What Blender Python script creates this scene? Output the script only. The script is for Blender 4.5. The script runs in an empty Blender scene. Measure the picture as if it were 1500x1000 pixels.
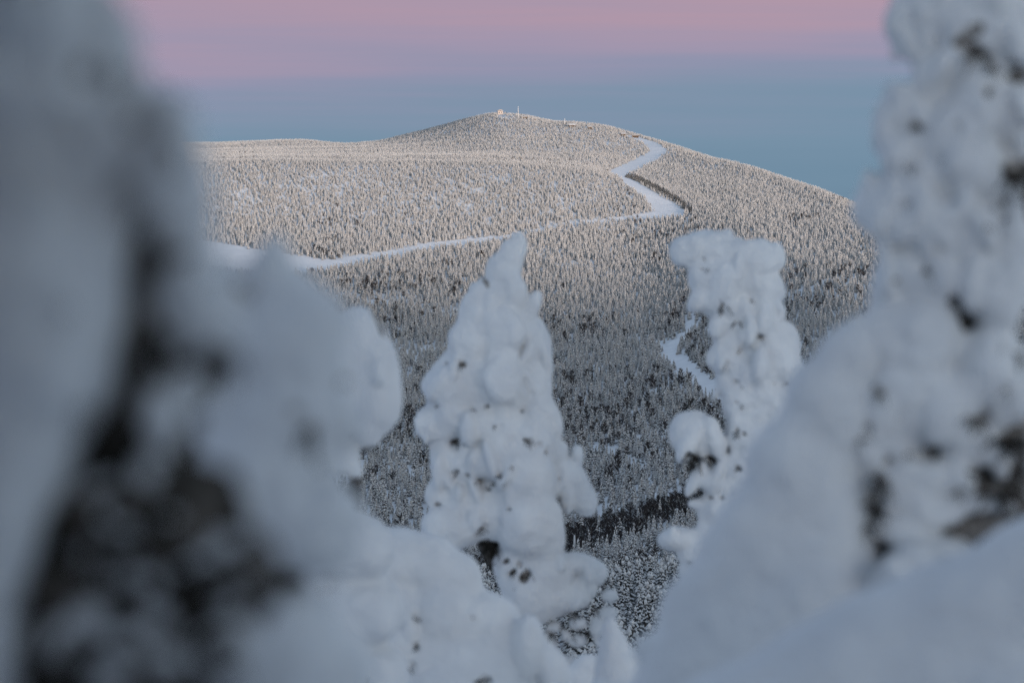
import bpy, math, random
import numpy as np

# ------------------------------------------------------------------ camera, sky, sun, exposure
SC = bpy.context.scene
COL = SC.collection
FOCAL, FSTOP = 102.0, 4.0
K = 18.0 / FOCAL / 750.0                 # radians-ish per photograph pixel
EYE_ROW = 270.0                          # photograph row of the eye level
PITCH = math.atan((500 - EYE_ROW) * K)

cam = bpy.data.cameras.new('camera')
cam.lens, cam.sensor_width = FOCAL, 36.0
cam.clip_start, cam.clip_end = 0.1, 60000
cam.dof.use_dof = True
cam.dof.focus_distance = 3000
cam.dof.aperture_fstop = FSTOP
cam_o = bpy.data.objects.new('camera', cam)
COL.objects.link(cam_o)
cam_o.rotation_euler = (math.pi / 2 - PITCH, 0, 0)
SC.camera = cam_o

SUN_ELEV, SUN_AZ = math.radians(2.7), math.radians(157)     # azimuth clockwise from +Y: behind, to the right
SUN_DIR = np.array([math.sin(SUN_AZ) * math.cos(SUN_ELEV), math.cos(SUN_AZ) * math.cos(SUN_ELEV), math.sin(SUN_ELEV)])

world = bpy.data.worlds.new('World')
SC.world = world
world.use_nodes = True
nt = world.node_tree
nt.nodes.clear()
def N(tree, t, **kw):
    n = tree.nodes.new(t)
    for k, v in kw.items():
        setattr(n, k, v)
    return n
def L(tree, a, b): tree.links.new(a, b)
def math_node(tree, op, a, b=None, clamp=False):
    n = N(tree, 'ShaderNodeMath', operation=op, use_clamp=clamp)
    for i, v in enumerate((a, b)):
        if v is None: continue
        if isinstance(v, (int, float)): n.inputs[i].default_value = v
        else: L(tree, v, n.inputs[i])
    return n.outputs[0]
def ramp(tree, fac, stops, interp='EASE'):
    r = N(tree, 'ShaderNodeValToRGB')
    r.color_ramp.interpolation = interp
    e = r.color_ramp.elements
    while len(e) < len(stops): e.new(0.5)
    for i, (p, c) in enumerate(stops):
        e[i].position = p
        e[i].color = (*c, 1) if len(c) == 3 else c
    L(tree, fac, r.inputs[0])
    return r.outputs[0]
def srgb(r, g, b):
    f = lambda c: (c / 255 / 12.92) if c / 255 <= 0.04045 else ((c / 255 + 0.055) / 1.055) ** 2.4
    return (f(r), f(g), f(b))
out = N(nt, 'ShaderNodeOutputWorld')
bg = N(nt, 'ShaderNodeBackground')
tc = N(nt, 'ShaderNodeTexCoord')
sep = N(nt, 'ShaderNodeSeparateXYZ')
L(nt, tc.outputs['Generated'], sep.inputs[0])
# twilight: earth shadow and belt of Venus low on the side away from the sun, Nishita above it and towards the sun
sky = N(nt, 'ShaderNodeTexSky', sky_type='NISHITA', sun_disc=False)
sky.sun_elevation, sky.sun_rotation = SUN_ELEV, SUN_AZ
sky.altitude, sky.air_density, sky.dust_density, sky.ozone_density = 400, 1.0, 0.9, 2.4
mapn = N(nt, 'ShaderNodeMapping')
mapn.inputs['Scale'].default_value = (3.0, 3.0, 75)
L(nt, tc.outputs['Generated'], mapn.inputs[0])
wisp = N(nt, 'ShaderNodeTexNoise')
wisp.inputs['Scale'].default_value = 1.0
wisp.inputs['Detail'].default_value = 4
L(nt, mapn.outputs[0], wisp.inputs['Vector'])
tilt = math_node(nt, 'MULTIPLY', sep.outputs[0], -0.025)       # the bands dip slightly to the right
zz = math_node(nt, 'ADD', sep.outputs[2], tilt)
zz = math_node(nt, 'ADD', zz, math_node(nt, 'MULTIPLY', math_node(nt, 'SUBTRACT', wisp.outputs[0], 0.5), 0.044))
f = math_node(nt, 'MULTIPLY_ADD', zz, 4.0)
nt.nodes[-1].inputs[2].default_value = 0.2
belt = ramp(nt, f, [(0.0, srgb(96, 119, 140)), (0.20, srgb(113, 141, 163)), (0.27, srgb(119, 145, 167)), (0.31, srgb(128, 147, 170)),
                    (0.352, srgb(145, 148, 173)), (0.395, srgb(161, 150, 173)), (0.438, srgb(175, 151, 169)), (0.52, srgb(186, 154, 166)),
                    (0.66, srgb(176, 164, 182)), (1.0, srgb(140, 160, 190))], 'LINEAR')
belt_s = N(nt, 'ShaderNodeVectorMath', operation='SCALE')       # undo the exposure
belt_s.inputs['Scale'].default_value = 2 ** -1.86
L(nt, belt, belt_s.inputs[0]); belt = belt_s.outputs[0]
dotn = N(nt, 'ShaderNodeVectorMath', operation='DOT_PRODUCT')
L(nt, tc.outputs['Generated'], dotn.inputs[0])
dotn.inputs[1].default_value = (-SUN_DIR[0], -SUN_DIR[1], 0)
mr = N(nt, 'ShaderNodeMapRange', interpolation_type='SMOOTHSTEP')
mr.inputs[1].default_value, mr.inputs[2].default_value = -0.45, 0.35
L(nt, dotn.outputs['Value'], mr.inputs[0])
mr2 = N(nt, 'ShaderNodeMapRange', interpolation_type='SMOOTHSTEP')
mr2.inputs[1].default_value, mr2.inputs[2].default_value = 0.5, 0.15
L(nt, sep.outputs[2], mr2.inputs[0])
w = math_node(nt, 'MULTIPLY', mr.outputs[0], mr2.outputs[0])
skys = N(nt, 'ShaderNodeVectorMath', operation='SCALE')
skys.inputs['Scale'].default_value = 0.15
hsv = N(nt, 'ShaderNodeHueSaturation'); hsv.inputs['Saturation'].default_value = 0.62
L(nt, sky.outputs[0], hsv.inputs['Color']); L(nt, hsv.outputs[0], skys.inputs[0])
mix = N(nt, 'ShaderNodeMix', data_type='RGBA')
L(nt, w, mix.inputs[0]); L(nt, skys.outputs[0], mix.inputs[6]); L(nt, belt, mix.inputs[7])
L(nt, mix.outputs[2], bg.inputs[0])
bg.inputs[1].default_value = 1.0
L(nt, bg.outputs[0], out.inputs[0])

sun = bpy.data.lights.new('sun', 'SUN')
sun.energy, sun.color, sun.angle = 0.85, (1.0, 0.83, 0.73), math.radians(1.8)
sun_o = bpy.data.objects.new('sun', sun)
COL.objects.link(sun_o)
from mathutils import Vector
sun_o.rotation_euler = Vector(SUN_DIR).to_track_quat('Z', 'Y').to_euler()

SC.view_settings.view_transform = 'Standard'
SC.view_settings.look = 'None'
SC.view_settings.exposure = 1.86
SC.view_settings.gamma = 1.0
SC.cycles.use_denoising = True
SC.cycles.denoising_input_passes = 'RGB_ALBEDO_NORMAL'
SC.cycles.denoising_prefilter = 'NONE'
SC.cycles.max_bounces = 5
SC.cycles.diffuse_bounces = 1

# ------------------------------------------------------------------ helpers
random.seed(7)
RNG = np.random.default_rng(11)

def tag(o, label=None, cat=None, group=None, kind=None):
    if label: o['label'] = label
    if cat: o['category'] = cat
    if group: o['group'] = group
    if kind: o['kind'] = kind
    return o
def empty(name, loc):
    o = bpy.data.objects.new(name, None)
    o.empty_display_size = 0.2
    o.location = loc
    COL.objects.link(o)
    return o
def mesh_from(name, V, F, mats, smooth=True, midx=None):
    me = bpy.data.meshes.new(name)
    V = np.asarray(V, np.float32); n = len(F)
    if isinstance(F, np.ndarray):
        k = F.shape[1]
        loops = F.ravel().astype(np.int32); starts = np.arange(0, n * k, k, dtype=np.int32)
    else:
        ln = np.array([len(f) for f in F], np.int32)
        loops = np.concatenate([np.asarray(f, np.int32) for f in F]); starts = np.concatenate([[0], np.cumsum(ln)[:-1]]).astype(np.int32)
    me.vertices.add(len(V)); me.vertices.foreach_set('co', V.ravel())
    me.loops.add(len(loops)); me.loops.foreach_set('vertex_index', loops)
    me.polygons.add(n); me.polygons.foreach_set('loop_start', starts)
    me.polygons.foreach_set('use_smooth', np.full(n, smooth))
    for m in (mats if isinstance(mats, (list, tuple)) else [mats]): me.materials.append(m)
    if midx is not None: me.polygons.foreach_set('material_index', np.asarray(midx, np.int32))
    me.update(calc_edges=True); me.validate()
    return me
def obj(name, me, parent=None, loc=None):
    o = bpy.data.objects.new(name, me)
    COL.objects.link(o)
    if parent: o.parent = parent
    if loc is not None: o.location = loc
    return o
CP, SP = math.cos(PITCH), math.sin(PITCH)
def P(px, py, d):
    """point seen at photograph pixel (px,py) at depth d along the lens axis"""
    a, b = (px - 750) * K, (500 - py) * K
    return np.array([a * d, (CP + b * SP) * d, (-SP + b * CP) * d])
def slope_of(py): return np.tan(np.arctan((500 - np.asarray(py, float)) * K) - PITCH)
def pix(p):
    p = np.asarray(p, float)
    dep = p[..., 1] * CP - p[..., 2] * SP
    up = p[..., 1] * SP + p[..., 2] * CP
    return 750 + p[..., 0] / dep / K, 500 - up / dep / K

# ------------------------------------------------------------------ materials
def principled(name, col, rough=0.7, spec=0.3):
    m = bpy.data.materials.new(name); m.use_nodes = True
    b = m.node_tree.nodes['Principled BSDF']
    b.inputs['Base Color'].default_value = (*col, 1)
    b.inputs['Roughness'].default_value = rough
    b.inputs['Specular IOR Level'].default_value = spec
    return m, m.node_tree, b
def noise_col(t, b, c0, c1, scale, detail=4, lo=0.35, hi=0.65, vec='Object'):
    tcn = N(t, 'ShaderNodeTexCoord'); n = N(t, 'ShaderNodeTexNoise')
    n.inputs['Scale'].default_value = scale; n.inputs['Detail'].default_value = detail
    L(t, tcn.outputs[vec], n.inputs['Vector'])
    L(t, ramp(t, n.outputs[0], [(lo, c0), (hi, c1)], 'LINEAR'), b.inputs['Base Color'])
    return tcn, n
def bump(t, b, tcn, scale, strength, dist, detail=5):
    n = N(t, 'ShaderNodeTexNoise'); n.inputs['Scale'].default_value = scale; n.inputs['Detail'].default_value = detail
    L(t, tcn.outputs['Object'], n.inputs['Vector'])
    bp = N(t, 'ShaderNodeBump'); bp.inputs['Strength'].default_value = strength; bp.inputs['Distance'].default_value = dist
    L(t, n.outputs[0], bp.inputs['Height']); L(t, bp.outputs[0], b.inputs['Normal'])

def snow_mat(name, c0, c1, s, bs, bd):
    m, t, b = principled(name, c1, 0.65, 0.25)
    tcn, _ = noise_col(t, b, c0, c1, s)
    bump(t, b, tcn, bs, 0.5, bd)
    return m
M_SNOW = snow_mat('snow', (0.74, 0.75, 0.77), (0.84, 0.85, 0.86), 6.0, 26.0, 0.035)
M_FIELD = snow_mat('field_snow', (0.76, 0.78, 0.80), (0.84, 0.85, 0.87), 0.02, 0.12, 0.6)
M_PISTE, _t, _b = principled('groomed_snow', (0.84, 0.85, 0.87), 0.6, 0.3)
_tc, _n = noise_col(_t, _b, (0.80, 0.81, 0.83), (0.90, 0.90, 0.91), 0.06, 6)
bump(_t, _b, _tc, 0.35, 0.6, 0.5)
M_NEEDLE, _t, _b = principled('needles', (0.02, 0.025, 0.018), 0.8, 0.2)
noise_col(_t, _b, (0.018, 0.016, 0.012), (0.20, 0.175, 0.155), 34.0, 5, .45, .75)
M_CROWN, _t, _b = principled('frosted_boughs', (0.2, 0.18, 0.16), 0.85, 0.1)
noise_col(_t, _b, (0.06, 0.052, 0.046), (0.52, 0.49, 0.465), 55.0, 5, .36, .62)
M_BARK, _t, _b = principled('bark', (0.06, 0.045, 0.035), 0.9, 0.1)
_tc, _ = noise_col(_t, _b, (0.035, 0.026, 0.02), (0.10, 0.078, 0.06), 18.0)
bump(_t, _b, _tc, 40.0, 0.8, 0.01)
M_FSNOW, _t, _b = principled('tree_snow', (0.8, 0.8, 0.8), 0.8, 0.1)
noise_col(_t, _b, (0.62, 0.61, 0.60), (0.86, 0.86, 0.86), 0.8)
M_FROST, _t, _b = principled('frosted_needles', (0.2, 0.2, 0.2), 0.8, 0.1)
noise_col(_t, _b, (0.17, 0.16, 0.15), (0.58, 0.57, 0.56), 1.5)
M_DARK, _t, _b = principled('far_needles', (0.035, 0.04, 0.035), 0.85, 0.1)
noise_col(_t, _b, (0.028, 0.031, 0.032), (0.30, 0.30, 0.295), 1.8)
M_NEARN, _t, _b = principled('near_needles', (0.035, 0.04, 0.035), 0.85, 0.1)
noise_col(_t, _b, (0.04, 0.044, 0.046), (0.28, 0.28, 0.28), 2.2)
M_TWIG, _t, _b = principled('bare_twigs', (0.07, 0.06, 0.06), 0.9, 0.1)
noise_col(_t, _b, (0.04, 0.035, 0.036), (0.12, 0.11, 0.11), 1.5)
M_WOOD, _t, _b = principled('brown_boards', (0.2, 0.12, 0.07), 0.7, 0.2)
noise_col(_t, _b, (0.07, 0.045, 0.03), (0.15, 0.10, 0.065), 0.8)
M_PALE, _t, _b = principled('rimed_wall', (0.55, 0.47, 0.42), 0.8, 0.1)
noise_col(_t, _b, (0.42, 0.34, 0.30), (0.7, 0.63, 0.58), 0.5)
M_GLASS, _, _ = principled('window_glass', (0.03, 0.035, 0.04), 0.1, 0.5)
M_STEEL, _t, _b = principled('frosted_steel', (0.6, 0.6, 0.6), 0.5, 0.3)
noise_col(_t, _b, (0.5, 0.5, 0.5), (0.75, 0.75, 0.75), 2.0)

# ------------------------------------------------------------------ terrain: knots along the view, per direction
PXS = np.arange(-3000, 4501, 10.0)
def curve(pts, s=3):
    p = np.array(pts, float)
    y = np.interp(PXS, p[:, 0], p[:, 1])
    k = np.exp(-0.5 * (np.arange(-4 * s, 4 * s + 1) / s) ** 2); k /= k.sum()
    return np.convolve(np.pad(y, 4 * s, mode='edge'), k, mode='valid')
SKY_ROW = curve([(-1200, 300), (-300, 228), (200, 212), (320, 212), (410, 209), (460, 211), (510, 218), (560, 212), (620, 196), (680, 178), (715, 169),
                 (740, 167), (770, 170), (800, 177), (840, 180), (890, 188), (930, 200), (985, 215), (1100, 250), (1200, 281),
                 (1250, 300), (1350, 334), (1500, 380), (1900, 470), (2600, 560)], 1)
SKY_Y = curve([(-1200, 5300), (300, 5200), (500, 5000), (620, 4700), (740, 4600), (930, 4250), (1100, 3600), (1250, 3050), (1500, 2600), (1900, 2400)], 6)
SH_ROW = curve([(-1200, 300), (-300, 250), (320, 236), (500, 235), (700, 238), (800, 243), (880, 252), (930, 272), (1000, 295), (1100, 322), (1250, 372), (1500, 430), (2600, 600)], 2)
SH_Y = curve([(-1200, 3300), (880, 3300), (930, 3250), (1000, 3180), (1100, 2950), (1250, 2650), (1500, 2280), (2600, 2100)], 3)
SA_ROW = curve([(-1200, 300), (-300, 250), (320, 229), (500, 229), (700, 231), (800, 237), (880, 248), (930, 262), (1000, 272), (1100, 297), (1250, 345), (1500, 410), (2600, 590)], 2)
SA_Y = curve([(-1200, 3750), (800, 3700), (880, 3500), (930, 3480), (1000, 3400), (1100, 3120), (1250, 2760), (1500, 2360), (2600, 2160)], 3)
MD_ROW = curve([(-1200, 300), (-300, 240), (320, 219), (510, 220), (620, 215), (740, 203), (880, 222), (930, 232), (1000, 244), (1100, 272), (1250, 320), (1500, 394), (2600, 575)], 2)
MD_Y = curve([(-1200, 4500), (320, 4400), (510, 4300), (740, 4120), (880, 3900), (930, 3850), (1000, 3700), (1100, 3350), (1250, 2900), (1500, 2480), (2600, 2280)], 3)
def fade(a, b): return curve([(-3000, a), (950, a), (1250, b), (1500, b - 150), (4500, b - 200)], 4)
KY, KZ = [], []
def knot(Y, z=None, row=None):
    Y = np.broadcast_to(np.asarray(Y, float), PXS.shape)
    z = slope_of(row) * Y if row is not None else np.broadcast_to(np.asarray(z, float), PXS.shape)
    KY.append(Y); KZ.append(z)
for Y, z in ((-6000, -160), (-3000, -60), (-1500, 40), (-800, 84), (-400, 49), (-100, 9), (-20, -0.2), (0, -1.75), (10, -3.1), (40, -7.4), (100, -17.8), (300, -54)):
    knot(Y, z)
knot(560, row=1080)
knot(780, row=curve([(-1200, 990), (600, 985), (800, 975), (1000, 960), (1600, 960)]))
knot(960, row=curve([(-1200, 900), (500, 890), (800, 888), (1000, 868), (1300, 850)]))
knot(1090, row=curve([(-1200, 905), (500, 900), (800, 900), (1000, 880), (1300, 865)]))
knot(1400, row=curve([(-1200, 860), (800, 862), (1000, 845), (1400, 830)]))
knot(fade(1560, 1530), row=curve([(-1200, 815), (800, 812), (1000, 770), (1300, 745)]))
knot(fade(1720, 1650), row=curve([(-1200, 755), (800, 752), (1000, 705), (1300, 690)]))
knot(fade(2020, 1850), row=curve([(-1200, 655), (800, 650), (1000, 625), (1300, 620)]))
knot(fade(2400, 2080), row=curve([(-1200, 530), (800, 528), (1000, 520), (1300, 530)]))
knot(fade(2700, 2270), row=curve([(-1200, 432), (800, 432), (1000, 435), (1300, 470)]))
knot(fade(3000, 2450), row=curve([(-1200, 340), (800, 340), (950, 348), (1100, 372), (1250, 415), (1500, 450)]))
knot(SH_Y, row=SH_ROW); knot(SA_Y, row=SA_ROW); knot(MD_Y, row=MD_ROW); knot(SKY_Y, row=SKY_ROW)
knot(SKY_Y * 1.12, row=SKY_ROW + 26)
knot(SKY_Y * 1.6, z=-190); knot(16000, z=-330); knot(40000, z=-900)
KY = np.array(KY); KZ = np.array(KZ)
_dK = np.diff(KZ, axis=0) / np.diff(KY, axis=0)
KM = np.zeros_like(KZ)
_a, _b2 = _dK[:-1], _dK[1:]
with np.errstate(divide='ignore', invalid='ignore'):
    KM[1:-1] = np.where(_a * _b2 > 0, 2 * _a * _b2 / (_a + _b2), 0)
KM[0], KM[-1] = _dK[0], _dK[-1]

def hash2(ix, iy, s):
    h = np.sin(ix * 127.1 + iy * 311.7 + s * 74.7) * 43758.5453
    return h - np.floor(h)
def vnoise(x, y, s=0):
    ix, iy = np.floor(x), np.floor(y); fx, fy = x - ix, y - iy
    fx = fx * fx * (3 - 2 * fx); fy = fy * fy * (3 - 2 * fy)
    a = hash2(ix, iy, s) * (1 - fx) + hash2(ix + 1, iy, s) * fx
    b = hash2(ix, iy + 1, s) * (1 - fx) + hash2(ix + 1, iy + 1, s) * fx
    return a * (1 - fy) + b * fy - 0.5
def H(x, y):
    x = np.asarray(x, float); y = np.asarray(y, float)
    x, y = np.broadcast_arrays(x, y)
    shp = x.shape; x = x.ravel(); y = y.ravel()
    px = np.clip(750 + x / np.maximum(y, 30) / K, PXS[0], PXS[-1] - 1)
    fi = (px - PXS[0]) / 10; i0 = fi.astype(int); fr = fi - i0
    z = np.zeros_like(x); done = np.zeros(x.shape, bool)
    for k in range(len(KY) - 1):
        y0 = KY[k][i0] * (1 - fr) + KY[k][i0 + 1] * fr
        y1 = KY[k + 1][i0] * (1 - fr) + KY[k + 1][i0 + 1] * fr
        s = (~done) & (y < y1)
        if not s.any(): continue
        done |= s
        j, g = i0[s], fr[s]
        lerp = lambda A: A[j] * (1 - g) + A[j + 1] * g
        h = y1[s] - y0[s]; t = np.clip((y[s] - y0[s]) / h, 0, 1)
        z[s] = ((2 * t**3 - 3 * t**2 + 1) * lerp(KZ[k]) + (t**3 - 2 * t**2 + t) * h * lerp(KM[k])
                + (-2 * t**3 + 3 * t**2) * lerp(KZ[k + 1]) + (t**3 - t**2) * h * lerp(KM[k + 1]))
    z[~done] = -900
    amp = np.clip((np.abs(y) - 500) / 900, 0, 1)
    z += amp * (7.0 * vnoise(x / 260, y / 260, 1) + 3.5 * vnoise(x / 90, y / 90, 2))
    back = np.clip(-y / 800, 0, 1)
    z += back * (24 * vnoise(x / 420, y / 900, 5) + 8 * vnoise(x / 130, y / 300, 6))
    return z.reshape(shp)

def axis(parts):
    o = []
    for a, b, n in parts: o.append(np.linspace(a, b, n, endpoint=False))
    return np.unique(np.concatenate(o + [[parts[-1][1]]]))
gx = axis([(-40000, -8000, 10), (-8000, -2000, 30), (-2000, -1100, 30), (-1100, -100, 50), (-100, -12, 22), (-12, 12, 16), (12, 100, 22), (100, 1100, 50), (1100, 2000, 30), (2000, 8000, 30), (8000, 40000, 10)])
gy = axis([(-6000, -1500, 24), (-1500, -100, 56), (-100, -10, 12), (-10, 40, 30), (40, 700, 45), (700, 1800, 62), (1800, 5300, 170), (5300, 8000, 40), (8000, 40000, 30)])
GX, GY = np.meshgrid(gx, gy)
GZ = H(GX, GY)
nx, ny = len(gx), len(gy)
idx = np.arange(nx * ny).reshape(ny, nx)
quads = np.stack([idx[:-1, :-1], idx[:-1, 1:], idx[1:, 1:], idx[1:, :-1]], -1).reshape(-1, 4)
tag(obj('snowy_ground', mesh_from('snowy_ground', np.stack([GX, GY, GZ], -1).reshape(-1, 3), quads, M_FIELD)), kind='structure')

def ground_hit(px, py, ymin, ymax):
    """where the sight line through a photograph pixel meets the hill"""
    ys = np.linspace(ymin, ymax, 900)
    s = float(slope_of(py)); xs = (px - 750) * K * ys
    below = s * ys - H(xs, ys) < 0
    j = int(np.argmax(below)) if below.any() else len(ys) - 1
    return np.array([xs[j], ys[j], float(H(xs[j], ys[j]))])

# ski runs and roads: two edge lines each, laid on the hill and cleared of trees
RUNS = []
def run(name, label_kind, edge_a, edge_b, y0, y1, nseg=26, ncross=5):
    def dense(e):
        e = np.array(e, float); t = np.linspace(0, len(e) - 1, nseg)
        return np.stack([np.interp(t, np.arange(len(e)), e[:, k]) for k in (0, 1)], -1)
    A, B = dense(edge_a), dense(edge_b)
    V = []; poly_a, poly_b = [], []
    for (ax, ay), (bx, by) in zip(A, B):
        a, b = ground_hit(ax, ay, y0, y1), ground_hit(bx, by, y0, y1)
        poly_a.append(a[:2]); poly_b.append(b[:2])
        for c in np.linspace(0, 1, ncross):
            q = a * (1 - c) + b * c
            V.append((q[0], q[1], float(H(q[0], q[1])) + 0.35))
    F = [(i * ncross + j, i * ncross + j + 1, (i + 1) * ncross + j + 1, (i + 1) * ncross + j) for i in range(nseg - 1) for j in range(ncross - 1)]
    tag(obj(name, mesh_from(name, V, F, M_PISTE)), kind='structure')
    RUNS.append(np.array(poly_a + poly_b[::-1]))
run('ski_run_upper', '', [(914, 199), (940, 209), (952, 222), (936, 231), (904, 245), (886, 254)], [(928, 199), (966, 211), (978, 222), (966, 234), (928, 253), (906, 264)], 3380, 4500)
run('ski_run_middle', '', [(900, 256), (912, 267), (930, 280), (948, 296), (955, 310)], [(914, 258), (935, 268), (959, 282), (990, 299), (1008, 312)], 2500, 3420)
run('ski_run_traverse', '', [(1004, 309), (962, 309), (920, 317), (830, 327), (740, 345), (640, 354), (560, 369), (480, 381), (420, 372), (360, 362), (280, 350)],
    [(1000, 318), (962, 321), (920, 323), (830, 332), (740, 352), (640, 365), (560, 382), (480, 397), (420, 405), (360, 402), (280, 395)], 2300, 3200, 60)
run('ski_run_lower', '', [(966, 503), (985, 511), (1010, 528), (1040, 550), (1075, 575), (1110, 600)], [(962, 514), (972, 527), (993, 550), (1025, 576), (1061, 599), (1095, 627)], 1700, 2600)
run('road_lower', '', [(1012, 450), (1010, 468), (999, 484), (986, 499), (976, 506)], [(1021, 455), (1020, 473), (1011, 488), (999, 503), (988, 514)], 1900, 2800)

def in_poly(poly, x, y):
    r = np.zeros(x.shape, bool); n = len(poly); j = n - 1
    for i in range(n):
        xi, yi = poly[i]; xj, yj = poly[j]
        c = (yi > y) != (yj > y)
        with np.errstate(divide='ignore', invalid='ignore'):
            r ^= c & (x < (xj - xi) * (y - yi) / (yj - yi) + xi)
        j = i
    return r

# ------------------------------------------------------------------ far forest
def octa(c, ax, r, r2):
    """stretched double pyramid along ax (half length |ax|)"""
    c = np.asarray(c, float); ax = np.asarray(ax, float)
    u = np.cross(ax, (0, 0, 1)); n = np.linalg.norm(u)
    u = u / n if n > 1e-6 else np.array([1.0, 0, 0])
    v = np.cross(u, ax); v /= np.linalg.norm(v)
    V = [c - ax, c + u * r, c + v * r2, c - u * r, c - v * r2, c + ax]
    F = [(0, 2, 1), (0, 3, 2), (0, 4, 3), (0, 1, 4), (5, 1, 2), (5, 2, 3), (5, 3, 4), (5, 4, 1)]
    return V, F
class Geo:
    def __init__(s): s.V, s.F, s.M = [], [], []
    def add(s, VF, m=0):
        o = len(s.V); s.V += [tuple(v) for v in VF[0]]
        s.F += [tuple(i + o for i in f) for f in VF[1]]; s.M += [m] * len(VF[1])
    def tube(s, pts, rads, n=6, m=0):
        o = len(s.V); pts = [np.asarray(p, float) for p in pts]
        for i, (p, r) in enumerate(zip(pts, rads)):
            d = pts[min(i + 1, len(pts) - 1)] - pts[max(i - 1, 0)]; d /= np.linalg.norm(d) + 1e-9
            u = np.cross(d, (0.31, 0.94, 0.12)); u /= np.linalg.norm(u) + 1e-9; v = np.cross(d, u)
            for k in range(n):
                a = 2 * math.pi * k / n
                s.V.append(tuple(p + r * (math.cos(a) * u + math.sin(a) * v)))
        for i in range(len(pts) - 1):
            for k in range(n):
                s.F.append((o + i * n + k, o + i * n + (k + 1) % n, o + (i + 1) * n + (k + 1) % n, o + (i + 1) * n + k)); s.M.append(m)
        s.F.append(tuple(o + (len(pts) - 1) * n + k for k in range(n))); s.M.append(m)
        s.F.append(tuple(o + n - 1 - k for k in range(n))); s.M.append(m)
    def box(s, x0, x1, y0, y1, z0, z1, m=0):
        s.add(([(x, y, z) for z in (z0, z1) for y in (y0, y1) for x in (x0, x1)],
               [(0, 2, 3, 1), (4, 5, 7, 6), (0, 1, 5, 4), (2, 6, 7, 3), (0, 4, 6, 2), (1, 3, 7, 5)]), m)
    def mesh(s, name, mats, smooth=False): return mesh_from(name, s.V, s.F, mats, smooth, s.M)

def far_spruce(seed, width, tiers, snow, gaps, fine=False, zj=.55):
    """unit-height spruce: returns trunk, needles, snow geometry. snow 0..1 = how much of each bough is loaded"""
    r = random.Random(seed)
    tr, nd, sn = Geo(), Geo(), Geo()
    lean = (r.uniform(-.04, .04), r.uniform(-.04, .04))
    tr.tube([(0, 0, -0.06), (lean[0] * .5, lean[1] * .5, .5), (lean[0], lean[1], 0.97)], [.022, .014, .004], 5)
    for t in range(tiers):
        q = t / (tiers - 1)
        rad = width * ((1 - q) ** 0.8 * 0.95 + 0.07) * r.uniform(.8, 1.2)
        nb = 7 if q < .5 else (6 if q < .8 else 4)
        a0 = r.uniform(0, 6.28)
        for k in range(nb):
            if r.random() < gaps: continue
            z = 0.10 + 0.86 * q + r.uniform(-zj, zj) * .86 / tiers
            a = a0 + k * 6.283 / nb + r.uniform(-.4, .4)
            R = rad * r.uniform(.6, 1.3)
            c = np.array([lean[0] * z, lean[1] * z, z])
            d = np.array([math.cos(a), math.sin(a), -r.uniform(.45, 1.15)])
            side = np.array([-math.sin(a), math.cos(a), 0])
            half = R * 0.5
            mid = c + d * half
            th = 0.40 / tiers * r.uniform(.7, 1.4)
            nd.add(octa(mid + np.array([0, 0, -th * .55]), d * half * 1.08, R * .28 + .006, th * .8))
            if fine:
                for sg in (-1, 1):
                    dd = d + side * sg * r.uniform(.5, .9) + np.array([0, 0, -.15])
                    nd.add(octa(mid + dd * half * .45 + np.array([0, 0, -th * .6]), dd * half * .55, R * .12 + .004, th * .5))
                    if r.random() < snow:
                        sn.add(octa(mid + dd * half * .45 + np.array([0, 0, th * .1]), dd * half * r.uniform(.35, .5), R * .12 + .006, th * r.uniform(.4, .6)))
            if r.random() < snow:
                off = r.uniform(.0, .25)
                wd = .2 if fine else .30
                sn.add(octa(mid + d * half * off + np.array([0, 0, th * .35]), d * half * r.uniform(.6, .98), R * wd * r.uniform(.8, 1.3) + .008, th * r.uniform(.6, 1.0)))
    if snow > .3:
        sn.add(octa((lean[0], lean[1], .95), (0, 0.001, .06), .016 + .02 * snow, .016 + .02 * snow))
    else:
        nd.add(octa((lean[0], lean[1], .95), (0, 0.001, .06), .012, .012))
    return tr, nd, sn
def bare_birch(seed):
    r = random.Random(seed); tr, nd, sn = Geo(), Geo(), Geo()
    tr.tube([(0, 0, -.05), (.01, 0, .5), (0, .02, .95)], [.02, .012, .003], 4)
    for i in range(46):
        z = r.uniform(.25, .85); a = r.uniform(0, 6.28); R = .24 * (1.1 - z) * r.uniform(.6, 1.3) + .05
        d = np.array([math.cos(a), math.sin(a), r.uniform(.8, 1.6)]); d *= R / np.linalg.norm(d)
        g = sn if r.random() < .10 else nd
        g.add(octa(np.array([0, 0, z]) + d * .9, d, .018, .018))
    return tr, nd, sn
SPEC = [  # seed, width, tiers, snow, gaps, material of needles
    (1, .17, 11, 1.0, .04, M_FROST), (2, .20, 10, 1.0, .06, M_FROST), (3, .145, 12, .95, .05, M_FROST),     # 0-2 rimed
    (4, .19, 11, .95, .10, M_DARK), (5, .22, 10, .92, .10, M_DARK), (6, .16, 12, .95, .08, M_DARK),         # 3-5 laden
    (7, .19, 11, .38, .10, M_DARK), (8, .15, 12, .25, .08, M_DARK)]                                          # 6-7 mostly dark
protos, parts3 = bpy.data.collections.new('forest_prototypes'), []
for i, (sd, wd, ti, sn_, gp, mt) in enumerate(SPEC):
    tr, nd, sn = far_spruce(sd, wd, ti, sn_, gp)
    parts3.append((tr, nd, sn, mt))
for sd in (21, 22): parts3.append((*bare_birch(sd), M_TWIG))                                                # 8-9 bare birch
for sd, wd, ti in ((31, .17, 13), (32, .14, 14), (33, .19, 12), (34, .16, 14), (35, .13, 13), (36, .18, 12)):  # 10-15 near stand
    parts3.append((*far_spruce(sd, wd, ti, .95, .08, False, .42), M_NEARN))
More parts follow.
